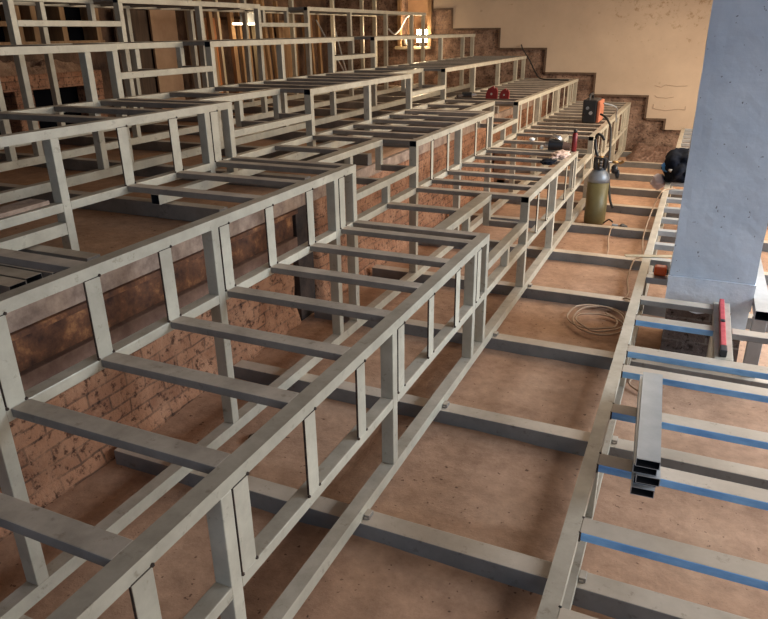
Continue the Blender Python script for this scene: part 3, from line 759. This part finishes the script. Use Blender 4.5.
# ------------------------------------------------------------------ dim side behind the top tiers
SX = -6.62
root = empty('masonry_bench', (SX, 4, SLAB)); tag(root, 'old brick bench with dark hollows and a ledge along the dim side wall', 'bench')
box('ledge', (SX - .25, -1, 1.36), (SX, 6.45, 1.52), M['brick'], root, .01)
for i, (a, b2) in enumerate([(-1, 1.2), (2.6, 3.0), (4.3, 4.75), (5.22, 5.45), (6.25, 6.45)]):
    box('pier', (SX - .24, a, SLAB), (SX - .01, b2, 1.359), M['brick'], root, .01)
box('dark_backing', (SX - .27, -1, SLAB), (SX - .255, 6.45, 1.36), M['black'], root, 0)  # black sheet paints the shade deep in the hollows
def ledge_heap(name, y0, y1, label, seed):
    bm = bmesh.new(); ny, nx = 90, 12
    g = [[None] * (nx + 1) for _ in range(ny + 1)]
    for i in range(ny + 1):
        for j in range(nx + 1):
            u, v = i / ny, j / nx; e = min(1, 8 * u, 8 * (1 - u)) * min(1, 3 * v)
            p = Vector((SX - .01 - .24 * v, y0 + (y1 - y0) * u, 0))
            g[i][j] = bm.verts.new((p.x, p.y, 1.521 + e * (.12 + .09 * noise.fractal(p * 3.2 + Vector((seed, 1, 0)), .8, 2.2, 5) + .03 * abs(noise.noise(p * 16)))))
    for i in range(ny):
        for j in range(nx): bm.faces.new((g[i][j], g[i + 1][j], g[i + 1][j + 1], g[i][j + 1]))
    bmesh.ops.recalc_face_normals(bm, faces=bm.faces)
    tag(finish(name, bm, M['rubble']), label, 'rubble', None, 'stuff')
ledge_heap('rubble', 3.2, 6.4, 'crumbled masonry piled along the brick ledge of the dim side wall', 7)
# openings above the ledge
root = empty('shelving', (SX - .1, 5, 1.9)); tag(root, 'dark wooden pigeonhole shelving set into the dim side wall above the brick ledge', 'shelving')
for y in (4.0, 4.9, 5.42, 5.62, 6.0, 6.5): box('divider', (SX - .24, y, 1.80), (SX - .02, y + .07, 2.3), M['timber'], root, .003)
for z in (1.80, 2.0, 2.24): box('shelf', (SX - .245, 3.9, z), (SX - .015, 6.6, z + .05), M['timber'], root, .003)
box('dark_backing', (SX - .27, 3.9, 1.80), (SX - .25, 6.6, 2.4), M['black'], root, 0)  # black sheet paints the dark depth behind the shelves
tag(box('sheet_board', (SX - .15, 7.55, SLAB), (SX - .12, 8.05, 2.32), M['board'], None, .002), 'tall tan sheet board leaning upright on the dim side wall', 'board')
tag(box('sheet_board', (SX - .20, 6.95, SLAB), (SX - .165, 7.53, 2.2), M['timber_dark'], None, .002), 'dark brown panel beside the tall tan sheet board', 'board')
tag(box('sheet_board', (SX - .10, 8.55, SLAB), (SX - .07, 8.98, 2.12), M['orange_board'], None, .002), 'orange sheet board standing among the timber studs', 'board')
tag(box('sheet_board', (SX - .10, 10.62, SLAB), (SX - .07, 11.15, 2.1), M['timber'], None, .002), 'reddish brown plank sheet at the end of the row of timber studs', 'board')
random.seed(21)
ys = [8.15, 8.28, 8.42, 8.60, 8.78, 9.12, 9.30, 9.48, 9.72, 9.9, 10.05, 10.25, 10.42, 11.3, 11.5, 11.75]
for i, y in enumerate(ys):
    mt = M[random.choice(['timber', 'timber_pale', 'timber_dark', 'timber'])]
    w = random.choice([.05, .07, .09]); lean = random.uniform(-.06, .06)
    bm = bmesh.new(); box_bm(bm, (-.03, -w / 2, 0), (.03, w / 2, random.uniform(1.25, 1.75)), .002)
    for v in bm.verts: v.co.y += v.co.z * lean * .5; v.co.x += -.05 * v.co.z
    bmesh.ops.translate(bm, verts=bm.verts, vec=(SX + .06, y, SLAB))
    tag(finish('timber_stud', bm, mt), 'upright timber stud leaning with others along the dim side wall', 'timber stud', 'timber studs along the dim side wall')
for k, (ya, yb) in enumerate([(11.9, 12.2), (12.3, 11.9)]):
    tag(cyl('brace_rod', (-6.2 + .1 * k, ya - .9, 2.1), (-6.2 + .1 * k, yb + .15, SLAB + .02), .014, M['steel_clean'], None, seg=8),
        'thin slanting metal rod behind the top tiers, %s of two' % ('the upper start' if k == 0 else 'the crossing one'), 'rod', 'slanting rods behind the top tiers')
tag(box('timber_stud', (-5.84, 12.50, SLAB), (-5.80, 12.55, 3.2), M['timber_pale'], None, .002), 'slim pale upright batten in front of the dark far masonry', 'timber stud')

# niche with frame, work lamp
root = empty('niche_frame', (-5.03, YF, 1.64)); tag(root, 'ochre wooden frame lining the lit niche in the far wall', 'frame')
box('sill', (niche[0] - .1, YF - .06, niche[2] - .05), (niche[1] + .03, YF + .3, niche[2] + .0), M['timber_pale'], root, .004)
box('jamb', (niche[0] - .05, YF - .05, niche[2] + .001), (niche[0] + .02, YF + .02, 2.9), M['timber'], root, .004)
box('jamb', (niche[1] - .03, YF - .05, niche[2] + .001), (niche[1] + .045, YF + .02, 2.9), M['timber'], root, .004)
root = empty('work_lamp', (-4.93, YF - .0, 1.64)); tag(root, 'glowing work lamp standing on the sill of the far niche', 'lamp')
box('housing', (-5.01, YF + .03, 1.70), (-4.79, YF + .08, 1.94), M['black_plastic'], root, .006)
box('glass', (-5.00, YF + .018, 1.71), (-4.80, YF + .0295, 1.93), M['lamp_glow'], root, .003)
box('stand', (-4.96, YF + .02, 1.641), (-4.88, YF + .09, 1.699), M['black_plastic'], root, .004)
tag(lump('plastic_bag', (-5.2, YF + .05, 1.72), (.08, .06, .08), M['white'], None, 30, .4, 3, 3, 1.642), 'small white crumpled plastic bag on the sill beside the glowing lamp', 'bag')
tag(cable('cable', [(-5.55, YF - .05, 1.95), (-5.42, YF - .08, 1.86), (-5.3, YF - .07, 1.95), (-5.2, YF - .06, 2.12), (-5.12, YF - .05, 2.18)], .016, M['white'], None), 'pale cable looping up beside the glowing lamp', 'cable')
root = empty('tube_lamp', (-6.35, 9.2, 2.02)); tag(root, 'small lit strip lamp hanging among the timber studs of the dim side wall', 'lamp')
box('tube', (-6.40, 8.86, 2.02), (-6.37, 9.62, 2.05), M['tube_glow'], root, .006)
box('fixture', (-6.44, 9.12, 2.03), (-6.402, 9.45, 2.2), M['tank_grey'], root, .006)
box('bracket', (-6.899, 9.25, 2.10), (-6.442, 9.30, 2.14), M['timber_dark'], root, .003)

# ------------------------------------------------------------------ lights
def area(name, loc, direction, sx, sy, power, color, spread=180):
    l = bpy.data.lights.new(name, 'AREA'); l.spread = math.radians(spread); l.shape = 'RECTANGLE'; l.size = sx; l.size_y = sy; l.energy = power; l.color = color
    o = bpy.data.objects.new(name, l); o.location = loc
    o.rotation_euler = Vector(direction).to_track_quat('-Z', 'Y').to_euler(); COL.objects.link(o); return o
area('window_daylight', (4.35, 4.6, 2.3), (-1, -.05, -.92), 3.1, 2.5, 215, (.70, .84, 1.0), 94)
area('window_daylight', (4.35, .8, 2.3), (-1, .1, -.9), 2.7, 2.5, 48, (1.0, .92, .82), 100)
area('window_daylight', (4.35, 9.0, 2.3), (-1, .1, -.6), 3.5, 2.5, 210, (1.0, .89, .74), 115)
area('window_daylight', (1.5, -3.6, 2.1), (0, 1, -.15), 5.8, 2.8, 66, (.40, .64, 1.0))
area('overhead_fill', (1.0, 7.5, 4.1), (-.1, -.35, -1), 5, 7, 455, (1.0, .83, .63))  # unseen overhead fill, added to brighten tops and floor
area('overhead_fill', (-4.0, 7.0, 4.1), (0, 0, -1), 3, 9, 12, (1.0, .70, .42))  # weak warm fill added above the upper tiers
p = bpy.data.lights.new('work_lamp_light', 'POINT'); p.energy = 30; p.color = (1, .76, .48); p.shadow_soft_size = .08
o = bpy.data.objects.new('work_lamp_light', p); o.location = (-4.90, YF - .12, 1.82); COL.objects.link(o)
p = bpy.data.lights.new('strip_light', 'POINT'); p.energy = 8; p.color = (1, .75, .45); p.shadow_soft_size = .1
o = bpy.data.objects.new('strip_light', p); o.location = (-6.3, 9.25, 2.03); COL.objects.link(o)

w = bpy.data.worlds.new('World'); SC.world = w; w.use_nodes = True
w.node_tree.nodes['Background'].inputs[0].default_value = (.6, .72, .9, 1); w.node_tree.nodes['Background'].inputs[1].default_value = .6

# ------------------------------------------------------------------ camera
yaw, pit, rol = -.426318, -.390606, -.013488
cy, sy, cp, sp_ = math.cos(yaw), math.sin(yaw), math.cos(pit), math.sin(pit)
fwd = Vector((sy * cp, cy * cp, sp_)); right = Vector((cy, -sy, 0)); up = right.cross(fwd)
R_ = right * math.cos(rol) + up * math.sin(rol); U_ = -right * math.sin(rol) + up * math.cos(rol)
cam = bpy.data.cameras.new('camera'); cam.sensor_width = 36; cam.lens = 674.4 / 768 * 36; cam.clip_start = .05; cam.clip_end = 100
co = bpy.data.objects.new('camera', cam)
mw = Matrix((R_, U_, -fwd)).transposed().to_4x4(); mw.translation = Vector((0, 0, 1.9)); co.matrix_world = mw
COL.objects.link(co); SC.camera = co
SC.view_settings.view_transform = 'Standard'; SC.view_settings.look = 'None'
SC.view_settings.exposure = 0; SC.view_settings.gamma = 1; SC.view_settings.use_curve_mapping = False
